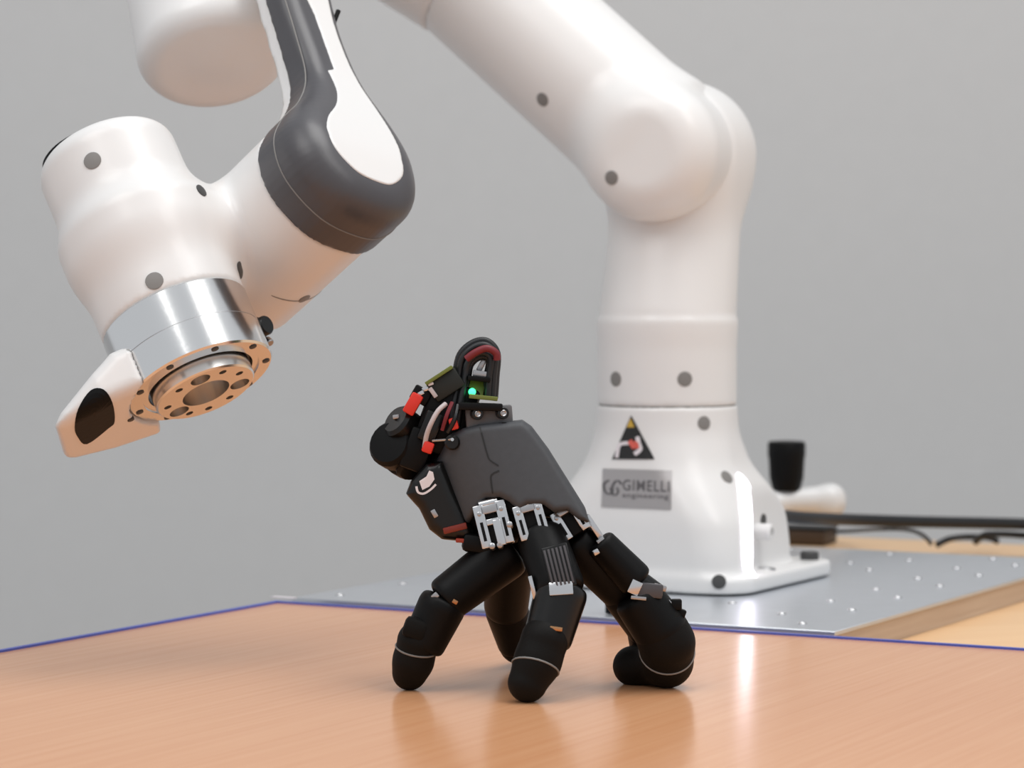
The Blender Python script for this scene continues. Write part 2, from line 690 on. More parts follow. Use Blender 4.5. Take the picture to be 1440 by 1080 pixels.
zs = [0, .03, .055, .075, .095, .12, .145]
T_hw = table(zs, [.086, .086, .083, .074, .062, .0562, .055])
T_fr = table(zs, [.072, .071, .069, .065, .060, .056, .055])
T_bk = table(zs, [.085, .085, .081, .071, .062, .056, .055])
T_cr = table(zs, [.030, .032, .036, .044, .050, .055, .055])


def rrect(x, y, hx, hy, r):
    qx = np.abs(x) - hx + r
    qy = np.abs(y) - hy + r
    return np.sqrt(np.maximum(qx, 0) ** 2 + np.maximum(qy, 0) ** 2) + np.minimum(np.maximum(qx, qy), 0) - r


def rec_edge(z):
    return .027 - (.086 - np.interp(z, zt, T_hw)) * 1.8


def f_base(p):
    f, r, z = bl(p)
    hw, fr, bk, cr = (np.interp(z, zt, t) for t in (T_hw, T_fr, T_bk, T_cr))
    d = rrect(f - (fr - bk) / 2, r, (fr + bk) / 2, hw, cr)
    d = rmax(d, np.abs(z - 0.0711) - 0.0697, 0.0015)
    rec = np.maximum(np.maximum(f - rec_edge(z), 0.073 - np.abs(r)), 0.013 - z)
    d = smax(d, -rec, 0.004)
    foot = rrect(f + 0.028, r, 0.100, 0.096, 0.028)
    foot = rmax(foot, np.abs(z - 0.0074) - 0.0060, 0.003)
    return np.maximum(smin(d, foot, 0.008), .0016 - z)


base = sdf('base', f_base, BASE + arr(0, 0, .07), (.16, .16, .08), 0.0024, M['white'], robot)

SH = BASE + arr(0, 0, .338)
A2 = nrm(arr(-.36, -.93, 0))
A3 = nrm(arr(-.70, .27, .66))
A3 = nrm(A3 - A2 * (A3 @ A2))


def f_l1(p):
    t_ = cyl(p, BASE + arr(0, 0, .1415), BASE + arr(0, 0, .208), .0548, .0015)
    up = cone(p, BASE + arr(0, 0, .205), SH - A2 * .034, .0540, .050)
    bk = cyl(p, SH - A2 * .064, SH + A2 * .02, .0545, .024)
    return smin(smin(t_, up, .005), bk, .030)


def f_l2(p):
    fr = cyl(p, SH - A2 * .074, SH + A2 * .068, .0546, .030)
    ar = np.maximum(cyl(p, SH + A3 * .02, SH + A3 * .26, .0555, .002), dot(p - SH, A3) - .217)
    return smin(fr, ar, .022)


sdf('shoulder_link', f_l1, BASE + arr(0, 0, .27), (.14, .14, .145), 0.0025, M['white'], robot)
sdf('upper_arm_link', f_l2, SH + A3 * .09 + A2 * .02, (.20, .16, .18), 0.0026, M['white'], robot)
lathe('seam_ring', BASE + arr(0, 0, .1395), (0, 0, 1), [(.0538, 0), (.0538, .004)], M['groove'], robot, 64)
lathe('seam_ring', SH + A3 * .2155, A3, [(.0540, 0), (.0540, .004)], M['groove'], robot, 64)

# wrist frame, from the flange outwards
a6 = nrm(V(.63, .52, .57))
a7 = V(.395, -.855, .34)
a7 = nrm(a7 - a6 * (a7 @ a6))
tt = np.cross(a6, a7)                 # right, away from the viewer
O7 = P(206, 353, 1.71)
W = O7 + .088 * tt
a5 = V(-.198, .823, -.532)
a5 = nrm(a5 - a6 * (a5 @ a6))
bb = np.cross(a5, a6)
E5 = W + .384 * a5
E3 = SH + .316 * A3
J4 = (E3 + E5) / 2
a4 = nrm(np.cross(A3, E5 - E3))


def f_l3(p):
    ar = cyl(p, SH + A3 * .219, SH + A3 * .30, .0555, .002)
    dr = cyl(p, J4 - a4 * .06, J4 - a4 * .002, .055, .02)
    br = cone(p, SH + A3 * .27, J4 - a4 * .03, .05, .045)
    return smin(smin(ar, br, .04), dr, .04)


def f_l4(p):
    dr = cyl(p, J4 + a4 * .002, J4 + a4 * .06, .055, .02)
    br = cone(p, J4 + a4 * .03, E5, .045, .05)
    tb = cyl(p, E5 - a5 * .075, E5 + a5 * .05, .052, .02)
    return smin(smin(dr, br, .04), tb, .04)


sdf('elbow_link', f_l3, SH + A3 * .30, (.20, .16, .16), 0.0045, M['white'], robot)
sdf('elbow_fork', f_l4, (J4 + E5) / 2, (.20, .17, .17), 0.0045, M['white'], robot)

# forearm: barrel above, flat arm running down to the wrist drum
near = [(-.0485, .008), (-.044, -.022), (-.022, -.0445), (.005, -.0488), (.028, -.0385), (.050, -.0205), (.075, -.0105), (.110, -.0120),
        (.160, -.017), (.26, -.024)]
far = [(.26, .030), (.16, .031), (.115, .032), (.08, .037), (.04, .0445), (.008, .0487), (-.022, .0440), (-.041, .0280)]
OUT = spline(near + far, 5)
DF = Field2(OUT, (-.09, -.08), (.30, .08), .0006)
S_IN = .066


def uvs(p):
    q = p - W
    return dot(q, a5), dot(q, bb), dot(q, a6)


SO_U = np.linspace(-.06, .3, 120)
SO = np.interp(SO_U, [-.06, .0, .03, .08, .13, .3], [.124, .122, .115, .099, .095, .093])
SO = np.convolve(np.pad(SO, 6, mode='edge'), np.hanning(15)[1:-1] / np.hanning(15).sum(), 'valid')


def sout(u):
    return np.interp(u, SO_U, SO)


def f_slab(p):
    u, v, s = uvs(p)
    d2 = DF(u, v)
    R = np.interp(u, [0, .08], [.021, .012])
    d = rmax(d2, s - sout(u), R)
    return np.maximum(np.maximum(d, (S_IN + .010) - s), u - .25)


CAPB = np.array([(-.06, .020), (.0, .020), (.05, .016), (.078, .013), (.0785, .013), (.083, .026), (.13, .024), (.16, .012), (.3, .010)])


def f_cap(p):
    u, v, s = uvs(p)
    d2 = DF(u, v)
    R = np.interp(u, [0, .08], [.021, .012])
    d = rmax(d2, s - sout(u), R) - .0007
    near_in = np.interp(u, CAPB[:, 0], CAPB[:, 1])
    # on the near side the panel is set in further above the notch
    w_ = np.clip((v + .002) / .024, 0, 1)
    w_ = w_ * w_ * (3 - 2 * w_)
    ins = near_in * (1 - w_) + w_ * np.interp(u, [-.06, 0, .08, .3], [.020, .020, .010, .008])
    d = rmax(d, d2 + ins, .0006)
    return np.maximum(np.maximum(d, sout(u) - .006 - s), u - .25)


def f_fore(p):
    u, v, s = uvs(p)
    d2 = DF(u, v) + .0012
    slab = np.maximum(np.maximum(d2, S_IN - s), s - (S_IN + .0098))
    slab = np.maximum(slab, .012 - (u - .02))
    bar = cyl(p, W + a5 * .158, W + a5 * .305, .0520, .015)
    br = cone(p, W + a5 * .20 + a6 * .01, W + a5 * .22 + a6 * .07, .035, .02)
    return smin(smin(bar, br, .02), slab, .016)


LAX = (a5, bb, a6)
fore = sdf('forearm_link', f_fore, W + a5 * .165 + a6 * .0123, (.155, .078, .075), 0.0024, M['white'], robot, LAX)
band = sdf('wrist_band', f_slab, W + a5 * .10 + a6 * .10175, (.165, .06, .034), 0.0015, M['band'], fore, LAX, label='dark grey band around the wrist end')
sdf('end_cap', f_cap, W + a5 * .10 + a6 * .1063, (.165, .06, .028), 0.0011, M['white'], fore, LAX)
seam = []
for u, v in OUT:
    if -.052 < u < .2 and (v < .01 or u < -.02):
        seam.append(W + a5 * u + bb * v + a6 * (S_IN + .027))
i0 = int(np.argmax([np.linalg.norm(seam[i] - seam[i - 1]) for i in range(len(seam))]))
seam = seam[i0:] + seam[:i0]
tube('seam', np.array(seam), .0005, M['plug'], fore, 6, 1)


def f_l6(p):
    gx = nrm(-a6 * .66 - tt * .75)
    up = cyl(p, O7 - a7 * .0775 + gx * .0012, O7 + a7 * .012 + gx * .0008, .0440, .014)
    h7 = smin(cyl(p, O7 - a7 * .016, O7 + a7 * .0495, .0460, .003), up, .024)
    d6 = cyl(p, W - a6 * .020, W + a6 * (S_IN + .0095), .0472, .003)
    br = cone(p, W + a6 * .005, O7 - a7 * .004, .038, .038)
    return smin(smin(d6, br, .012), h7, .016)


l6 = sdf('wrist_link', f_l6, (W + O7) / 2 + a6 * .03, (.17, .15, .15), 0.0024, M['white'], robot)
# dark lid on top of the wrist
topc = O7 - a7 * .0815
lg = nrm(-a6 * .66 - tt * .75)
lathe('lid', O7 - a7 * .0757 + lg * .0140, -a7 + lg * .07, [(.0255, 0), (.0255, .0040), (.0245, .0048), (0.01, .0052)], M['black'], l6, 40)
lathe('wrist_drum_ring', W + a6 * .018, a6, [(.0475, 0), (.0475, .0009)], M['groove'], l6, 60)

# flange
flo = O7 + a7 * .0495
lathe('flange_ring', flo, a7, [(.0455, .000), (.0462, .0004), (.0462, .044), (.0452, .0452), (.0375, .0452), (.0372, .0440), (.0335, .0440), (.0335, .03)], M['alu'], robot, 96, caps=True)
ring = bpy.data.objects['flange_ring']
lathe('parting_line', flo + a7 * .0235, a7, [(.0463, 0), (.0463, .0005)], M['steel'], ring, 80)
fx = nrm(-a6 * .66 - tt * .75)        # towards the grip
fy = np.cross(a7, fx)


def boolean(o, cutters):
    for c in cutters:
        md = o.modifiers.new('cut', 'BOOLEAN')
        md.operation = 'DIFFERENCE'
        md.solver = 'EXACT'
        md.object = c
    dg = bpy.context.evaluated_depsgraph_get()
    me = bpy.data.meshes.new_from_object(o.evaluated_get(dg))
    o.modifiers.clear()
    o.data = me
    me.polygons.foreach_set('use_smooth', [True] * len(me.polygons))
    me.set_sharp_from_angle(angle=math.radians(35))
    for c in cutters:
        bpy.data.objects.remove(c)


disc = lathe('flange_disc', flo, a7, [(.0315, .030), (.0315, .0520), (.0305, .0530), (.012, .0530), (.0, .053)][:4], M['alu_flat'], robot, 80)
cut = []
fc = flo + a7 * .053
cb = bmesh.new()
bm_lathe(cb, fc - a7 * .016, a7, [(.0150, 0), (.0150, .03)], 40)
for k, ang in enumerate((35, 165, 275)):
    c = fc + .0222 * (math.cos(math.radians(ang)) * fx + math.sin(math.radians(ang)) * fy)
    bm_lathe(cb, c - a7 * .008, a7, [(.0062, 0), (.0062, .03)], 24)
SMALL = (0, 60, 90, 125, 205, 240, 310)
for ang in SMALL:
    c = fc + .0245 * (math.cos(math.radians(ang)) * fx + math.sin(math.radians(ang)) * fy)
    bm_lathe(cb, c - a7 * .006, a7, [(.0024, 0), (.0024, .03)], 14)
cut = from_bm('cutter', cb, None, robot)
boolean(disc, [cut])
for ang in SMALL:
    c = fc + .0245 * (math.cos(math.radians(ang)) * fx + math.sin(math.radians(ang)) * fy)
    lathe('bolt', c - a7 * .0045, a7, [(.0023, 0), (.0023, .0015)], M['plug_dark'], disc, 12)
for k in range(9):
    ang = math.radians(k * 40 + 14)
    c = flo + a7 * .0448 + .0418 * (math.cos(ang) * fx + math.sin(ang) * fy)
    lathe('bolt', c, a7, [(.0024, 0), (.0024, .0009), (.0018, .0011)], M['plug_dark'], ring, 8)

# guiding grip with a black button
gf = flo + a7 * .0455


def gcoord(p):
    q = p - gf
    return dot(q, fx), dot(q, fy), dot(q, a7)


GP = [(.030, .004), (.030, -.028), (.046, -.028), (.053, -.024), (.086, -.007), (.0915, -.002), (.091, .002), (.086, .004)]


def f_grip(p):
    x, y, z = gcoord(p)
    d2 = poly2(x, z, GP)
    w = np.interp(x, [.03, .06, .085, .1], [.036, .033, .025, .019])
    # tip round in plan
    d = rmax(d2 + 0.0, np.abs(y - .010) - w - .008, .010)
    d = rmax(d, z - .004, .006)
    cut = np.sqrt(((p - flo) ** 2).sum(-1) - dot(p - flo, a7) ** 2)
    return np.maximum(d, .0465 - cut)


grip = sdf('grip', f_grip, gf + fx * .062 - a7 * .02, (.06, .06, .06), 0.0016, M['white'], ring)


def surf_patch(name, f, quad, n, off, m, parent, mask=None, thick=.0012, **kw):
    """a plate that follows the surface f inside a four-cornered pixel outline"""
    quad = np.asarray(quad, float)
    vs_, fs = [], []
    g = np.linspace(0, 1, n)
    uv = []
    for b_ in g:
        for a_ in g:
            uv.append((1 - a_) * (1 - b_) * quad[0] + a_ * (1 - b_) * quad[1] + a_ * b_ * quad[2] + (1 - a_) * b_ * quad[3])
    p, nn = hit(f, uv)
    p = p + nn * off
    for i in range(n - 1):
        for j in range(n - 1):
            fs.append((i * n + j, (i + 1) * n + j, (i + 1) * n + j + 1, i * n + j + 1))
    return mesh(name, p, fs, m, parent, **kw)


def surf_poly(name, f, poly, off, m, parent, depth=.0015, **kw):
    """outline in pixels laid on the surface f as a thin raised piece"""
    poly = np.asarray(poly, float)
    c = poly.mean(0)
    n = len(poly)
    K = 6
    p, nn = hit(f, np.vstack([c + (poly - c) * k / K for k in range(K, 0, -1)] + [c[None]]))
    up = p + nn * off
    lo = p[:n] - nn[:n] * depth
    e = K * n
    fs = []
    for k in range(K - 1):
        fs += [(k * n + i, k * n + (i + 1) % n, (k + 1) * n + (i + 1) % n, (k + 1) * n + i) for i in range(n)]
    fs += [((K - 1) * n + i, (K - 1) * n + (i + 1) % n, e) for i in range(n)]
    fs += [(i, i + e + 1, (i + 1) % n + e + 1, (i + 1) % n) for i in range(n)]
    o = mesh(name, np.vstack([up, lo]), fs, m, parent, smooth=False, **kw)
    bm = bmesh.new()
    bm.from_mesh(o.data)
    bmesh.ops.recalc_face_normals(bm, faces=bm.faces)
    bm.to_mesh(o.data)
    bm.free()
    return o


btn = spline([(128, 549), (146, 548), (158, 566), (161, 592), (152, 602), (122, 624), (109, 614), (105, 600), (110, 575)], 4)
surf_poly('button', f_grip, btn, .0004, M['black'], grip, label='black button window')

# plugs over the screws of the links
def plug(f, u, v, r, parent, m='plug', off=.0004):
    p, g = hit(f, [(u, v)])
    if abs(f(p)[0]) > .001:
        print('MISS', u, v)
        return
    lathe('screw_plug', p[0] - g[0] * .0015, g[0], [(r, 0), (r, .0015 + off), (r * .85, .0015 + off + .0002)], M[m], parent, 20, label='grey screw plug')


for u, v in ((130, 226), (217, 395)):
    plug(f_l6, u, v, .0055, l6)
plug(f_l6, 337, 380, .0055, l6, 'plug_dark')
plug(f_l6, 283, 268, .0042, l6, 'plug_dark')
plug(f_l6, 428, 420, .004, l6)
for u, v in ((184, 590), (131, 642), (178, 643)):
    plug(f_grip, u, v, .0022, grip, 'plug_dark')
l1 = bpy.data.objects['shoulder_link']
l2 = bpy.data.objects['upper_arm_link']
for u, v in ((866, 533), (963, 533)):
    plug(f_l1, u, v, .0058, l1)
for u, v in ((763, 140), (860, 250), (995, 297)):
    plug(f_l2, u, v, .0055, l2)
plug(f_l3, 634, 28, .0050, bpy.data.objects['elbow_link'])
plug(f_base, 990, 595, .0055, base)
plug(f_base, 1022, 671, .0055, base)
plug(f_base, 1011, 818, .0055, base, 'plug_dark')

# black cable gland beside the flange
kp, kn = P(361, 463, 1.712), nrm(V(.75, .30, .5))
gl = lathe('cable_gland', kp - kn * .014, kn, [(.0050, 0), (.0050, .008), (.0072, .009), (.0075, .016), (.0062, .017), (.0062, .022), (.0055, .023)], M['black_gloss'], ring, 20)
lathe('gland_nut', kp - kn * .004 - V(0, .004, 0), kn, [(.0085, 0), (.0085, .004)], M['black'], ring, 6)
lathe('screw', P(378, 480, 1.715), nrm(V(.5, -.4, .6)), [(.0024, -.002), (.0024, .002), (.0018, .0026)], M['steel'], ring, 10)
best = None
for uu in np.linspace(.06, .22, 60):
    q0 = W + a5 * uu + bb * .029 + a6 * .088
    q = q0 - CAM
    du = 720 + FPX * (q @ RIGHT) / (q @ FWD) - 462
    dv_ = 540 - FPX * (q @ UP) / (q @ FWD) - 32
    if best is None or du * du + dv_ * dv_ < best[0]:
        best = (du * du + dv_ * dv_, q0, q @ FWD)
tube('cable_pin', np.array([best[1], P(476, 15, best[2] + .004)]), .0016, M['black'], fore, 8, 1)

# light strips on both sides of the base
for sgn in (1, -1):
    path = [(rec_edge(z) + .0115, z) for z in (.086, .078, .066, .054, .042, .030, .020)] + [(.037, .0150)]
    fr_ = [BASE + FR * f + arr(0, 0, z) for f, z in spline(path, 5, False)]
    pts = np.array(fr_)
    tang = np.gradient(pts, axis=0)
    tang /= np.linalg.norm(tang, axis=1, keepdims=True)
    side = np.cross(tang, RT)
    hw = np.interp(np.linspace(0, 1, len(pts)), [0, .04, .6, .75, 1], [.003, .0075, .0075, .0075, .0050])
    ins, outs = pts - side * hw[:, None], pts + side * hw[:, None]
    vs_, n = [], len(pts)
    for q in list(ins) + list(outs):
        lo, hi = 0.0, .13
        for _ in range(40):
            md = (lo + hi) / 2
            if f_base((q + RT * sgn * md)[None])[0] < 0:
                lo = md
            else:
                hi = md
        vs_.append(q + RT * sgn * (lo + .0012))
    fs = [(i, i + 1, n + i + 1, n + i) for i in range(n - 1)]
    inner = [v - RT * sgn * .003 for v in vs_]
    tot = vs_ + inner
    m_ = 2 * n
    fs += [(i, i + m_, i + 1 + m_, i + 1) for i in range(n - 1)] + [(n + i, n + i + 1, n + i + 1 + m_, n + i + m_) for i in range(n - 1)]
    fs += [(0, n, n + m_, m_), (n - 1, n - 1 + m_, 2 * n - 1 + m_, 2 * n - 1)]
    mesh('light_strip', tot, fs, M['strip'], base, smooth=False, label='glowing white light strip')

# side connector, foot bolt
lathe('cable_socket', BASE - FR * .078 + arr(0, 0, .034) + RT * .02, -FR, [(.0095, 0), (.0095, .014), (.0080, .018), (.0070, .024)], M['black'], base, 20)
sc = BASE + RT * .073 + FR * -.010 + arr(0, 0, .043)
lathe('side_screw', sc, RT, [(.0065, -.004), (.0065, .012), (.0055, .013), (.0035, .013), (.0035, .009)], M['white'], base, 24)
lathe('side_hole', sc - FR * .012 + arr(0, 0, .008), RT, [(.005, -.003), (.005, .0006)], M['plug_dark'], base, 20)
lathe('foot_bolt', BASE + RT * .083 + FR * -.005 + arr(0, 0, .0118), (0, 0, 1), [(.0075, 0), (.0075, .003), (.0065, .0038), (.004, .0038), (.004, .002)], M['steel'], base, 24)
lathe('foot_bolt', BASE + RT * .078 + FR * -.105 + arr(0, 0, .0118), (0, 0, 1), [(.0075, 0), (.0075, .007), (.0065, .008)], M['plug_dark'], base, 24)

# nameplate and warning triangle on the front of the base
quad_np = [(848, 659), (945, 662), (944, 717), (846, 713)]
npl = surf_patch('nameplate', f_base, quad_np, 12, .0006, M['nameplate'], base, label='silver nameplate with dark lettering')


def bil(quad, a_, b_):
    q = np.asarray(quad, float)
    return ((1 - a_) * (1 - b_))[:, None] * q[0] + (a_ * (1 - b_))[:, None] * q[1] + (a_ * b_)[:, None] * q[2] + ((1 - a_) * b_)[:, None] * q[3]


def lettering(name, text, rect, quad, m, parent, f=f_base, off=.0010, bold=0.0):
    """rect: x0, y0, x1, y1 in the unit square of the quad (y down)"""
    cu = bpy.data.curves.new(name, 'FONT')
    cu.body = text
    cu.size = 1
    cu.offset = bold
    cu.resolution_u = 3
    cu.space_character = 1.12
    ob = bpy.data.objects.new(name, cu)
    COL.objects.link(ob)
    dg = bpy.context.evaluated_depsgraph_get()
    me = bpy.data.meshes.new_from_object(ob.evaluated_get(dg))
    bpy.data.objects.remove(ob)
    co = np.array([v.co[:] for v in me.vertices])
    fs = [list(p.vertices) for p in me.polygons]
    x = (co[:, 0] - co[:, 0].min()) / np.ptp(co[:, 0])
    y = (co[:, 1].max() - co[:, 1]) / np.ptp(co[:, 1])
    uv = bil(quad, rect[0] + x * (rect[2] - rect[0]), rect[1] + y * (rect[3] - rect[1]))
    p, n = hit(f, uv)
    mesh(name, p + n * off, fs, m, parent, smooth=False)


def stroke(name, pts, w, quad, m, parent, f=f_base, off=.0010, sub=6):
    c = spline(pts, sub, False)
    t = np.gradient(c, axis=0)
    t /= np.linalg.norm(t, axis=1, keepdims=True)
    nn = np.stack([-t[:, 1], t[:, 0]], 1) * w / 2
    q = np.vstack([c + nn, c - nn])
    p, n = hit(f, bil(quad, q[:, 0], q[:, 1]) if quad is not None else q)
    k = len(c)
    mesh(name, p + n * off, [(i, i + 1, k + i + 1, k + i) for i in range(k - 1)], m, parent, smooth=False)


lettering('lettering', 'GIMELLI', (.30, .27, .97, .55), quad_np, M['print_grey'], npl, bold=.004)
lettering('lettering', 'engineering', (.30, .61, .96, .77), quad_np, M['print_grey'], npl)
stroke('emblem', [(.10, .30), (.035, .38), (.03, .50), (.06, .62), (.11, .66), (.15, .60), (.15, .46), (.19, .33), (.24, .31), (.28, .40)], .035, quad_np, M['print_grey'], npl)
stroke('emblem', [(.12, .50), (.16, .66), (.20, .68), (.235, .60), (.22, .48)], .03, quad_np, M['print_grey'], npl)

tri = [(888, 584), (921, 646), (861, 646)]


def fill(name, poly, m, parent, off, f=f_base, n=6):
    """triangle fan of fine strips laid on the surface"""
    a_, b_, c_ = [np.asarray(q, float) for q in poly]
    uv, fs = [], []
    for i in range(n + 1):
        for j in range(i + 1):
            l_ = a_ + (c_ - a_) * i / n
            r_ = a_ + (b_ - a_) * i / n
            uv.append(l_ if i == 0 else l_ + (r_ - l_) * j / i)
    ix = lambda i, j: i * (i + 1) // 2 + j
    for i in range(n):
        for j in range(i + 1):
            fs.append((ix(i, j), ix(i + 1, j), ix(i + 1, j + 1)))
            if j < i:
                fs.append((ix(i, j), ix(i + 1, j + 1), ix(i, j + 1)))
    p, nn = hit(f, uv)
    return mesh(name, p + nn * off, fs, m, parent, smooth=False, **({'label': 'black warning triangle sticker'} if parent is base else {}))


ws = fill('warning_sticker', tri, M['print_black'], base, .0006)
fill('yellow_tip', [(887.8, 588), (893, 601), (882, 601)], M['print_yellow'], ws, .0010)
stroke('arm_symbol', [(868, 644), (871, 628), (876, 624), (887, 623)], 5, None, M['print_white'], ws)
stroke('arm_symbol', [(897, 614), (899, 624), (901, 632), (893, 639)], 6, None, M['print_white'], ws)
stroke('impact_symbol', [(886, 620), (892, 626), (897, 622)], 7, None, M['print_red'], ws, off=.0012)
stroke('impact_symbol', [(889, 630), (895, 625), (897, 631)], 6, None, M['print_red'], ws, off=.0012)

# ------------------------------------------------------------------ robotic hand
HD = 1.60
SC = HD / FPX
hroot_pos = ground(745, 975)
hand = root('robotic_hand', hroot_pos, 'black five-fingered robotic hand standing on its fingertips on the table', 'robot hand')
HX, HY, HZ = RIGHT, -UP, -FWD        # image right, image down, towards the viewer


def hp(u, v, dd=0.0):
    return P(u, v, HD + dd)


def fr2(ang, tilt=0.0, yaw=0.0):
    """axes turned in the picture plane by ang degrees (clockwise), then tipped"""
    c, s = math.cos(math.radians(ang)), math.sin(math.radians(ang))
    x = HX * c + HY * s
    y = -HX * s + HY * c
    z = HZ
    ct, st = math.cos(math.radians(tilt)), math.sin(math.radians(tilt))
    y, z = y * ct + z * st, z * ct - y * st
    cy, sy = math.cos(math.radians(yaw)), math.sin(math.radians(yaw))
    x, z = x * cy + z * sy, z * cy - x * sy
    return x, y, z


def hbox(name, u, v, dd, w, h, t, ang, m, parent, bev=.0008, tilt=0, yaw=0, **kw):
    ax = fr2(ang, tilt, yaw)
    s = (HD + dd) / FPX
    return box(name, hp(u, v, dd), ax, (w * s / 2, h * s / 2, t / 2), m, parent, bev, **kw)


def imgpoly(p, pts, dd=0.0):
    q = p - CAM
    dep = dot(q, FWD)
    u = 720 + FPX * dot(q, RIGHT) / (HD + dd)
    v = 540 - FPX * dot(q, UP) / (HD + dd)
    return poly2(u, v, pts) * (HD + dd) / FPX, dep - HD


# palm body and back shell; the back of the hand is arched about the wrist-knuckle line
WR, KN = hp(688, 590, .01), hp(752, 715, -.004)
hax = nrm(KN - WR)
SHP = [(633, 611), (652, 602), (674, 597), (735, 591), (748, 600), (772, 632), (822, 712), (828, 733), (812, 728), (797, 716), (778, 718), (764, 708),
       (742, 708), (730, 716), (716, 704), (703, 698), (684, 700), (668, 722), (655, 745), (628, 738), (614, 700), (612, 650)]
ARC = hp(720, 660, .048)


def f_shell(p):
    d2, dep = imgpoly(p, SHP)
    q = p - ARC
    t = dot(q, hax)
    sx = dot(q, nrm(np.cross(hax, HZ)))
    n_ = nrm(np.cross(hax, np.cross(HZ, hax)))
    zz = dot(q, n_)
    wob = np.sqrt((sx * np.where(sx > 0, 0.98, 0.72)) ** 2 + (zz * 0.85) ** 2) - .0535
    d = rmax(d2, wob, .004)
    return np.maximum(d, dep - .03)


PALM = [(600, 640), (640, 600), (738, 594), (775, 640), (818, 712), (822, 735), (800, 748), (760, 752), (715, 765), (672, 762), (636, 752), (606, 730), (592, 690)]


def f_palm(p):
    d2, dep = imgpoly(p, PALM, .03)
    return rmax(d2, np.abs(dep - .036) - .026, .010)


palm = sdf('palm', f_palm, hp(710, 680, .035), (.062, .05, .05), .0018, M['black'], hand)
shell = sdf('back_shell', f_shell, hp(715, 665, .0), (.055, .04, .042), .0012, M['shell'], hand, label='charcoal grey shell over the back of the hand')
sl = [(674, 597), (679, 616), (685, 638), (689, 647), (701, 655)]
sl2 = [(702, 662), (691, 668), (691, 680), (693, 694)]
for k, s_ in enumerate((sl, sl2)):
    stroke('seam', s_, 2.2, None, M['print_black'], shell, f_shell, .0003, 3)
# wrist neck plate with two ring screws
neck = hbox('wrist_plate', 688, 588, .004, 66, 34, .012, -4, mat('grey_wrist_plate', (.13, .13, .135), .5), hand, .0015)
hbox('wrist_bar', 676, 572, -.002, 62, 11, .014, 2, M['black'], hand, .001)
for u, v in ((671, 582), (707, 581)):
    c = hp(u, v, -.006)
    z = nrm(HZ + RIGHT * .25)
    lathe('screw_ring', c, z, [(.0034, -.004), (.0034, .0016), (.0031, .002), (.0017, .002), (.0015, .0005)], M['black_gloss'], neck, 20)
    lathe('screw', c, z, [(.0019, .0), (.0019, .0022), (.0016, .0025), (.0010, .0020)], M['steel'], neck, 12)
hbox('shell_clip', 709, 600, -.006, 7, 12, .003, 0, M['black'], shell, .0004)
hbox('shell_mark', 697, 600, -.0056, 9, 5, .002, 10, mat('teal_mark', (.05, .18, .16), .5), shell, .0003)

# electronics at the wrist
eb = hbox('control_box', 628, 588, .024, 70, 104, .034, 20, M['black'], hand, .003)
hbox('circuit_board', 618, 528, .016, 44, 5, .030, -33, M['pcb'], hand, .0003)
hbox('circuit_board', 628, 541, .018, 46, 30, .028, -33, M['pcb_dark'], hand, .001)
hbox('circuit_board', 680, 559, .006, 40, 6, .024, 6, M['pcb'], hand, .0004)
hbox('circuit_board', 668, 546, .012, 26, 26, .004, 10, M['pcb'], hand, .0004, tilt=20)
lathe('led', hp(664, 551, .006), HZ, [(.0022, -.001), (.0022, .0010), (.0015, .0022), (.0005, .0027)], M['led'], hand, 16, label='small green glowing lamp')
for (u, v, dd, w, h, t, a_, m_) in ((600, 546, .010, 14, 7, .008, -30, 'chrome'), (610, 534, .012, 10, 6, .008, -33, 'steel'), (592, 553, .008, 9, 6, .006, -30, 'chrome'),
                                   (609, 552, .004, 6, 16, .004, -35, 'wire_white'), (557, 586, .012, 9, 6, .006, -10, 'steel'), (606, 540, .006, 8, 4, .008, -20, 'print_white')):
    hbox('component', u, v, dd, w, h, t, a_, M[m_], hand, .0004)
hbox('connector', 581, 568, .008, 17, 31, .012, 30, M['red'], hand, .001, label='red plug')
hbox('connector', 602, 629, .000, 15, 16, .009, 20, M['red'], hand, .001, label='red plug')
hbox('connector', 638, 596, -.002, 12, 17, .008, -15, M['red'], hand, .001, label='red plug')
hbox('component', 592, 556, .012, 26, 22, .012, 30, M['black'], hand, .001)
# motor cluster
mc = hp(562, 632, .022)
max_ = nrm(V(-.35, .25, .75))
lathe('motor', mc - max_ * .018, max_, [(.0130, 0), (.0142, .002), (.0142, .012), (.0125, .0135), (.0125, .02), (.0138, .021), (.0138, .030), (.0118, .033), (.006, .0335)], M['black'], hand, 22, auto=25)
lathe('motor', hp(578, 648, .018), nrm(V(.2, -.7, .5)), [(.0090, -.014), (.0100, -.012), (.0100, .006), (.0080, .008)], M['black'], hand, 20)
lathe('motor', hp(572, 602, .016), nrm(V(-.6, .5, .5)), [(.0095, -.012), (.0105, -.010), (.0105, .008), (.0085, .010), (.003, .010)], M['black_gloss'], hand, 20)
hbox('component', 588, 632, .014, 36, 60, .020, 20, M['black'], hand, .002)
hbox('component', 606, 600, .006, 26, 44, .014, 22, M['black_gloss'], hand, .0015)
lathe('pivot', hp(636, 622, -.004), HZ, [(.0045, -.006), (.0045, .002), (.0035, .003)], M['black_gloss'], hand, 18)
lathe('pivot_pin', hp(636, 618, -.008), HZ, [(.0010, -.003), (.0010, .001)], M['chrome'], hand, 10)
tube('link_rod', [hp(608, 620, -.003), hp(622, 619, -.005), hp(634, 618, -.007)], .0007, M['steel'], hand, 6)
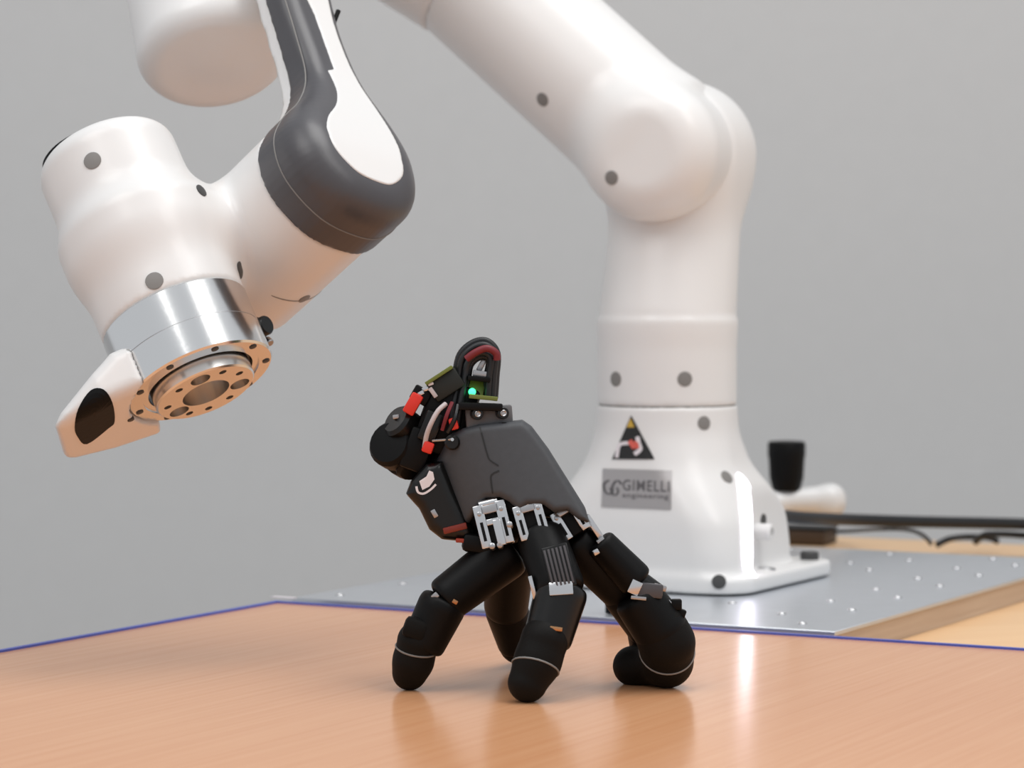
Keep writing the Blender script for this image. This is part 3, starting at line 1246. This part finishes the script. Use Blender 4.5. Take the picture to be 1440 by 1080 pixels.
# wires
tube('wire', [hp(627, 568, -.002), hp(616, 578, -.005), hp(606, 596, -.006), hp(600, 612, -.004), hp(597, 630, -.001)], .0015, M['wire_white'], hand, 8, label='pale wire')
for k, (du, dd, m_) in enumerate(((0, 0, 'cable'), (5, .003, 'cable'), (-5, .004, 'cable'), (9, -.002, 'cable'), (13, .002, 'cable'))):
    s_ = 1 - abs(du) * .004
    tube('cable_loop', [hp(634 + du, 600, .008 + dd), hp(639 + du, 566, .008 + dd), hp(645 + du, 530, .010 + dd), hp(651 + du * .8, 503 + du * .8, .010 + dd), hp(667 + du * .3, 485 + du * 1.2 + 3, .010 + dd),
                        hp(684 - du * .2, 486 + du * 1.2, .010 + dd), hp(696 - du * .6, 500 + du * .6, .010 + dd), hp(694 - du * .7, 530, .010 + dd), hp(692 - du * .7, 560, .010 + dd)],
         .0021 if m_ == 'cable' else .0019, M[m_], hand, 8)
tube('wire', [hp(656, 505, .004), hp(668, 496, .003), hp(684, 490, .003), hp(697, 496, .004), hp(699, 506, .005)], .0022, M['darkred'], hand, 8, label='dark red wire')
tube('wire', [hp(636, 566, -.002), hp(628, 585, -.006), hp(622, 605, -.004)], .0012, M['darkred'], hand, 6)
tube('wire', [hp(644, 570, -.002), hp(640, 588, -.008), hp(630, 608, -.004)], .0014, M['cable'], hand, 6)
hbox('bracket', 677, 526, .012, 24, 9, .010, 8, M['steel'], hand, .0006)
hbox('bracket', 674, 533, .010, 32, 7, .012, 6, M['black'], hand, .0006)
hbox('bracket', 678, 512, .016, 8, 22, .004, 28, M['steel'], hand, .0005)

# thumb-side drive block with a white emblem
tb_poly = [(600, 652), (622, 648), (640, 690), (668, 745), (664, 762), (622, 758), (604, 744), (590, 715), (571, 694), (578, 676)]


def f_drive(p):
    d2, dep = imgpoly(p, tb_poly, .006)
    return rmax(d2, np.abs(dep - .016) - .020, .006)


drive = sdf('drive_block', f_drive, hp(618, 705, .016), (.03, .032, .03), .0014, M['black_gloss'], hand)
surf_poly('emblem', f_drive, [(590, 677), (600, 670), (604, 662), (609, 664), (611, 674), (604, 684), (594, 689)], .0006, M['print_white'], drive, label='white emblem')
stroke('emblem', [(586, 684), (588, 692), (596, 694), (606, 688), (613, 681)], 3.0, None, M['print_white'], drive, f_drive, .0007, 4)
hbox('red_strip', 640, 743, -.004, 34, 9, .004, -14, mat('dark_red_plastic', (.20, .02, .008), .4), drive, .0006)
hbox('red_strip', 654, 760, -.001, 26, 6, .010, 3, mat('dark_red_plastic', (.32, .03, .01), .4), drive, .0006)
hbox('component', 611, 722, -.003, 7, 12, .004, -30, M['steel'], drive, .0005)


def seg(name, pts, m, parent, flat=1.0, k=.004, h=.0012, f_extra=None, **kw):
    """a smooth finger segment through (u, v, depth, radius) stations"""
    c = [(hp(u, v, dd), r) for u, v, dd, r in pts]

    def f(p):
        d = None
        for (a_, ra), (b_, rb) in zip(c[:-1], c[1:]):
            x = cone(p, a_, b_, ra, rb)
            d = x if d is None else smin(d, x, k)
        if f_extra:
            d = f_extra(p, d)
        return np.maximum(d, .0002 - p[..., 2])
    al = np.array([q[0] for q in c])
    rm = max(q[1] for q in c) + .004
    ce = (al.min(0) + al.max(0)) / 2
    o = sdf(name, f, ce, (al.max(0) - al.min(0)) / 2 + rm, h, m, parent, **kw)
    o['_f'] = 0
    del o['_f']
    return o, f


def flat_ends(a0, a1):
    """trim a segment square at both ends"""
    a0, a1 = np.asarray(a0), np.asarray(a1)
    ax = nrm(a1 - a0)

    def g(p, d):
        d = rmax(d, dot(p - a1, ax), .0025)
        return rmax(d, -dot(p - a0, ax), .0025)
    return g


def tip_collar(parent, f, a, b, r, m='plug'):
    """thin pale line where the rubber tip meets the shell"""
    a, b = np.asarray(a), np.asarray(b)
    ax = nrm(b - a)
    x, y, z = basis(ax)
    pts = []
    for k in range(33):
        an = 2 * math.pi * k / 32
        dr = math.cos(an) * x + math.sin(an) * y
        lo, hi = .003, .03
        for _ in range(28):
            md = (lo + hi) / 2
            if f((a + dr * md)[None])[0] < 0:
                lo = md
            else:
                hi = md
        pts.append(a + dr * (lo + .0001))
    bm = bmesh.new()
    bm_tube(bm, np.array(pts), .00055, 6)
    return from_bm('collar_line', bm, M[m], parent, auto=60)


def contact(u, v, r):
    """centre of a fingertip of radius r that stands on the table at pixel u, v"""
    g = ground(u, v)
    c = g + arr(0, 0, r * .97)
    q = c - CAM
    d = q @ FWD
    return 720 + FPX * (q @ RIGHT) / d, 540 - FPX * (q @ UP) / d, d - HD


def trimmed(name, p0, p1, r0, r1, m, parent, **kw):
    return seg(name, [(*p0, r0), (*p1, r1)], m, parent, f_extra=flat_ends(hp(*p0) - nrm(hp(*p1) - hp(*p0)) * r0 * .45, hp(*p1) + nrm(hp(*p1) - hp(*p0)) * r1 * .45), **kw)


# finger standing at the left
fa, _ = trimmed('finger', (708, 782, .006), (634, 838, .000), .0150, .0135, M['black'], hand)
trimmed('middle_phalanx', (620, 855, -.001), (598, 900, -.001), .0140, .0128, M['black'], fa)
ua, va, da = contact(576, 970, .0100)
ft, f_ = seg('fingertip', [(588, 902, -.002, .0122), (581, 930, (da - .002) / 2, .0112), (ua, va, da, .0100)], M['rubber'], fa)
tip_collar(ft, f_, hp(585, 913, -.002), hp(578, 950, da), .012)
hbox('hinge', 612, 838, -.010, 10, 8, .004, -40, M['steel'], fa, .0005)
hbox('hinge', 640, 846, -.012, 8, 6, .004, 30, mat('copper_pin', (.5, .25, .12), .3, 1.0), fa, .0005)
hbox('skin_fold', 584, 884, -.010, 34, 30, .010, 20, M['rubber'], fa, .003)

# thumb standing behind
fb, _ = trimmed('finger', (716, 790, .050), (712, 850, .075), .0150, .0135, M['black'], hand)
ub, vb, db = contact(742, 934, .0105)
trimmed('middle_phalanx', (713, 860, .080), (727, 900, .090), .0130, .0125, M['black'], fb)
seg('fingertip', [(730, 905, .095, .0125), (ub, vb, db, .0105)], M['rubber'], fb)

# finger in front
fc_, f_fc = trimmed('finger', (763, 762, -.012), (785, 822, -.028), .0142, .0145, M['black'], hand)
trimmed('middle_phalanx', (788, 838, -.030), (772, 892, -.036), .0150, .0140, M['black_gloss'], fc_)
uc, vc, dc = contact(742, 987, .0112)
ft, f_ = seg('fingertip', [(766, 900, -.040, .0136), (756, 930, (dc - .040) / 2, .0128), (uc, vc, dc, .0112)], M['rubber'], fc_)
tip_collar(ft, f_, hp(753, 945, (dc - .03) / 2), hp(742, 985, dc), .012)
rp = fr2(-14, 12)
rc = hp(786, 797, -.0405)
grille = box('grille', rc, rp, (.0075, .0125, .0010), M['black_gloss'], fc_, .0008)
for k in range(6):
    box('rib', rc + rp[0] * (-.0058 + k * .0023) + rp[2] * .0013, rp, (.00065, .0108, .0006), M['band'], grille, .0002)
hbox('hinge_plate', 789, 828, -.0435, 34, 19, .003, -4, M['chrome'], fc_, .0006, tilt=15)
hbox('hinge_plate', 749, 826, -.034, 6, 34, .004, -14, M['chrome'], fc_, .0005)
hbox('pin', 762, 899, -.0495, 13, 5, .002, -14, M['chrome'], fc_, .0004)
hbox('pin', 782, 884, -.0495, 18, 6, .002, 8, mat('copper_pin', (.55, .30, .15), .3, 1.0), fc_, .0004)

# finger behind the outer one
fd, _ = trimmed('finger', (812, 766, .004), (872, 826, .012), .0140, .0130, M['black'], hand)
trimmed('middle_phalanx', (880, 838, .014), (908, 880, .022), .0130, .0120, M['black'], fd)
ud, vd, dd_ = contact(912, 948, .0100)
seg('fingertip', [(910, 885, .026, .0120), (ud, vd, dd_, .0100)], M['rubber'], fd)

# outer finger, curled under
fe, _ = trimmed('finger', (848, 768, -.006), (890, 812, -.004), .0092, .0105, M['black'], hand)
trimmed('linkage_cover', (884, 806, -.004), (922, 834, -.002), .0062, .0062, M['black_gloss'], fe)
ue, ve, de = contact(890, 962, .0110)
uk, vk, dk = contact(942, 964, .0140)
trimmed('middle_phalanx', (902, 848, -.002), (928, 884, .000), .0148, .0160, M['black'], fe)
ft, f_ = seg('fingertip', [(926, 880, .0, .0158), (938, 904, .002, .0150), (938, 930, (dk + .002) / 2, .0140), (uk - 12, vk - 2, dk, .0126), (ue, ve, de, .0118)], M['rubber'], fe, k=.006)
tip_collar(ft, f_, hp(952, 928, .002), hp(950, 960, dk), .01, 'groove')
hbox('hinge_plate', 893, 826, -.014, 16, 20, .004, 25, M['chrome'], fe, .0005)
hbox('hinge_plate', 912, 830, -.012, 40, 20, .006, 6, M['band'], fe, .001)
hbox('hinge_plate', 928, 826, -.010, 18, 8, .006, 15, M['steel'], fe, .0006)
hbox('pin', 898, 841, -.017, 22, 5, .002, 6, M['steel'], fe, .0004)
hbox('rod', 936, 842, -.006, 26, 5, .003, 42, M['chrome'], fe, .0005)
hbox('stop_block', 951, 850, -.004, 15, 15, .008, 0, M['black'], fe, .0008)
hbox('stop_block', 957, 862, -.002, 14, 12, .008, 20, M['black'], fe, .0008)


# knuckle brackets of bright metal
def knuckle(u, v, dd, L, w, ang, parent, full):
    ax = fr2(ang, 10)
    s = (HD + dd) / FPX
    c = hp(u, v, dd)
    a_ = box('knuckle', c - ax[2] * .004, ax, (w * s * .36, L * s * .46, .004), M['black'], parent, .0006)
    for sd, ww in ((-1, .17), (1, .17)):
        box('bracket_rail', c + ax[0] * sd * w * s * .36, ax, (w * s * ww, L * s * .5, .0034), M['chrome'], a_, .0007)
    for sd in (-1, 1):
        box('slot', c + ax[0] * sd * w * s * .36 + ax[1] * L * s * .12 + ax[2] * .0034, ax, (w * s * .05, L * s * .22, .0002), M['black'], a_)
        lathe('rivet', c + ax[0] * sd * w * s * .36 - ax[1] * L * s * .30 + ax[2] * .003, ax[2], [(.0014, 0), (.0014, .0009), (.0008, .0012)], M['steel'], a_, 8)
    box('bracket_bridge', c - ax[1] * L * s * .36 + ax[2] * .001, ax, (w * s * .3, L * s * .10, .0024), M['steel'], a_, .0006)
    lathe('bracket_pin', c - ax[1] * L * s * .5 - ax[0] * w * s * .3, ax[0], [(.0028, 0), (.0028, w * s * .6)], M['chrome'], a_, 14)
    if full:
        box('bracket_bridge', c - ax[1] * L * s * .06 + ax[2] * .0016, ax, (w * s * .2, L * s * .07, .0024), M['chrome'], a_, .0005)
        box('bracket_rail', c + ax[0] * w * s * .12 + ax[1] * L * s * .22 + ax[2] * .003, ax, (w * s * .13, L * s * .30, .002), M['chrome'], a_, .0005)
        for q, z_ in ((-.2, .48), (.05, .5), (.5, .1)):
            lathe('screw', c + ax[0] * w * s * q + ax[1] * L * s * z_, ax[2], [(.0018, -.004), (.0018, .0045), (.001, .005)], M['steel'], a_, 10)
    return a_


knuckle(694, 738, -.014, 62, 44, -14, hand, True)
knuckle(747, 733, -.018, 50, 40, -16, hand, False)
knuckle(802, 733, -.012, 44, 40, -32, hand, False)
hbox('bracket_rail', 837, 744, -.006, 9, 46, .006, -34, M['chrome'], hand, .0006)
hbox('bracket_rail', 846, 762, -.010, 12, 12, .006, -34, M['steel'], hand, .0006)
hbox('knuckle_hub', 838, 776, -.012, 10, 9, .006, -30, M['chrome'], hand, .001)
hbox('knuckle_bar', 745, 712, .004, 150, 22, .024, 8, M['black'], hand, .002)
hbox('knuckle_base', 680, 765, .004, 60, 26, .022, 8, M['black'], hand, .003)

# ------------------------------------------------------------------ things behind the robot
dv = P(1135, 700, 2.62)
sd = root('control_switch', arr(dv[0] - .03, dv[1], ZR), 'white switch stand with a black round knob, behind the robot base', 'switch')
kc = P(1106, 684, 2.62)
z0 = kc[2]
S26 = 2.62 / FPX
body_pts = [(0, 0)]


def f_sw(p):
    top = cone(p, P(1060, 705, 2.62), P(1168, 701, 2.62), .010, .0125)
    end = cone(p, P(1168, 701, 2.62), P(1170, 708, 2.62), .0122, .0122)
    post = boxs(p, arr(P(1078, 700, 2.62)[0], dv[1], (dv[2] + ZR) / 2), XYZ, (.014, .012, (dv[2] - ZR) / 2 - .0001), .004)
    return smin(smin(top, end, .008), post, .012)


sdf('body', f_sw, P(1120, 715, 2.62), (.06, .03, .055), .0018, M['white'], sd)
lathe('knob', arr(kc[0], kc[1], z0 - .004), (0, 0, 1), [(.0130, 0), (.0140, .004), (.0160, .012), (.0170, .030), (.0178, .034), (.0178, .044), (.0165, .0465), (.008, .0472)], M['black'], sd, 36)

bxp = ground(1146, 768, ZR)
pb = root('power_box', bxp, 'small dark brown box lying on the pale table behind the robot base', 'box')
bxh = .5 * 23 / FPX * bxp[1]
pbx = (nrm(RT * .9 + FR * -.1), nrm(np.cross(arr(0, 0, 1), nrm(RT * .9 + FR * -.1))), arr(0, 0, 1))
box('case', bxp + arr(-.012, .03, bxh + .0005), pbx, (.032, .024, bxh), M['brown'], pb, .002)
box('lid', bxp + arr(-.012, .03, 2 * bxh - .0002), pbx, (.0325, .0245, .0012), M['black'], pb, .0005)


def cable(name, pts, r, m, label, start=None, **kw):
    w = np.array(([start] if start is not None else []) + [P(u, v, d) for u, v, d in pts])
    w[:, 2] = np.maximum(w[:, 2], ZR + r)
    bm = bmesh.new()
    bm_tube(bm, spline(w, 8, False), r, 10)
    return from_bm(name, bm, m, None, auto=60, label=label, cat='cable', **kw)


cable('power_cable', [(1088, 727, 2.34), (1130, 728, 2.40), (1200, 731, 2.50), (1300, 734, 2.55), (1440, 737, 2.60), (1560, 742, 2.62), (1640, 800, 2.62)], .0056, M['cable'], 'thick black cable running straight from the robot base', start=BASE - FR * .1075 + arr(0, 0, .034) + RT * .02)
cable('thin_cable', [(1190, 747, bxp[1] + .02), (1240, 744, 2.60), (1275, 745, 2.61), (1293, 750, 2.61), (1304, 758, 2.61), (1310, 766, 2.61)], .0019, M['cable'],
      'thin dark cable arching down onto the pale table', start=bxp + arr(.018, .03, 2 * bxh - .004))
cable('signal_cable', [(1318, 766, 2.63), (1335, 758, 2.64), (1360, 755, 2.66), (1390, 756, 2.66), (1404, 762, 2.66)], .0030, M['cable'], 'short dark cable loop lying on the pale table')
cable('signal_cable', [(1372, 762, 2.64), (1385, 752, 2.62), (1405, 751, 2.62), (1440, 753, 2.60), (1540, 762, 2.56), (1600, 780, 2.55)], .0032, M['cable'], 'black cable under the thick one at the right edge')

blk = ground(861, 866)
bo = box('rubber_block', blk - FR * .012 + arr(0, 0, .0105), BX, (.0085, .007, .0100), M['black'], None, .001, label='small black block on the plate behind the hand', cat='block')

tp = ground(402, 843.5)
box('tape_strip', tp * arr(1, 1, 0) + FR * .003 + arr(0, 0, .0020), BX, (.010, .003, .0005), M['print_white'], None, .0001, label='tiny whitish tape piece at the far corner of the orange table', cat='tape')
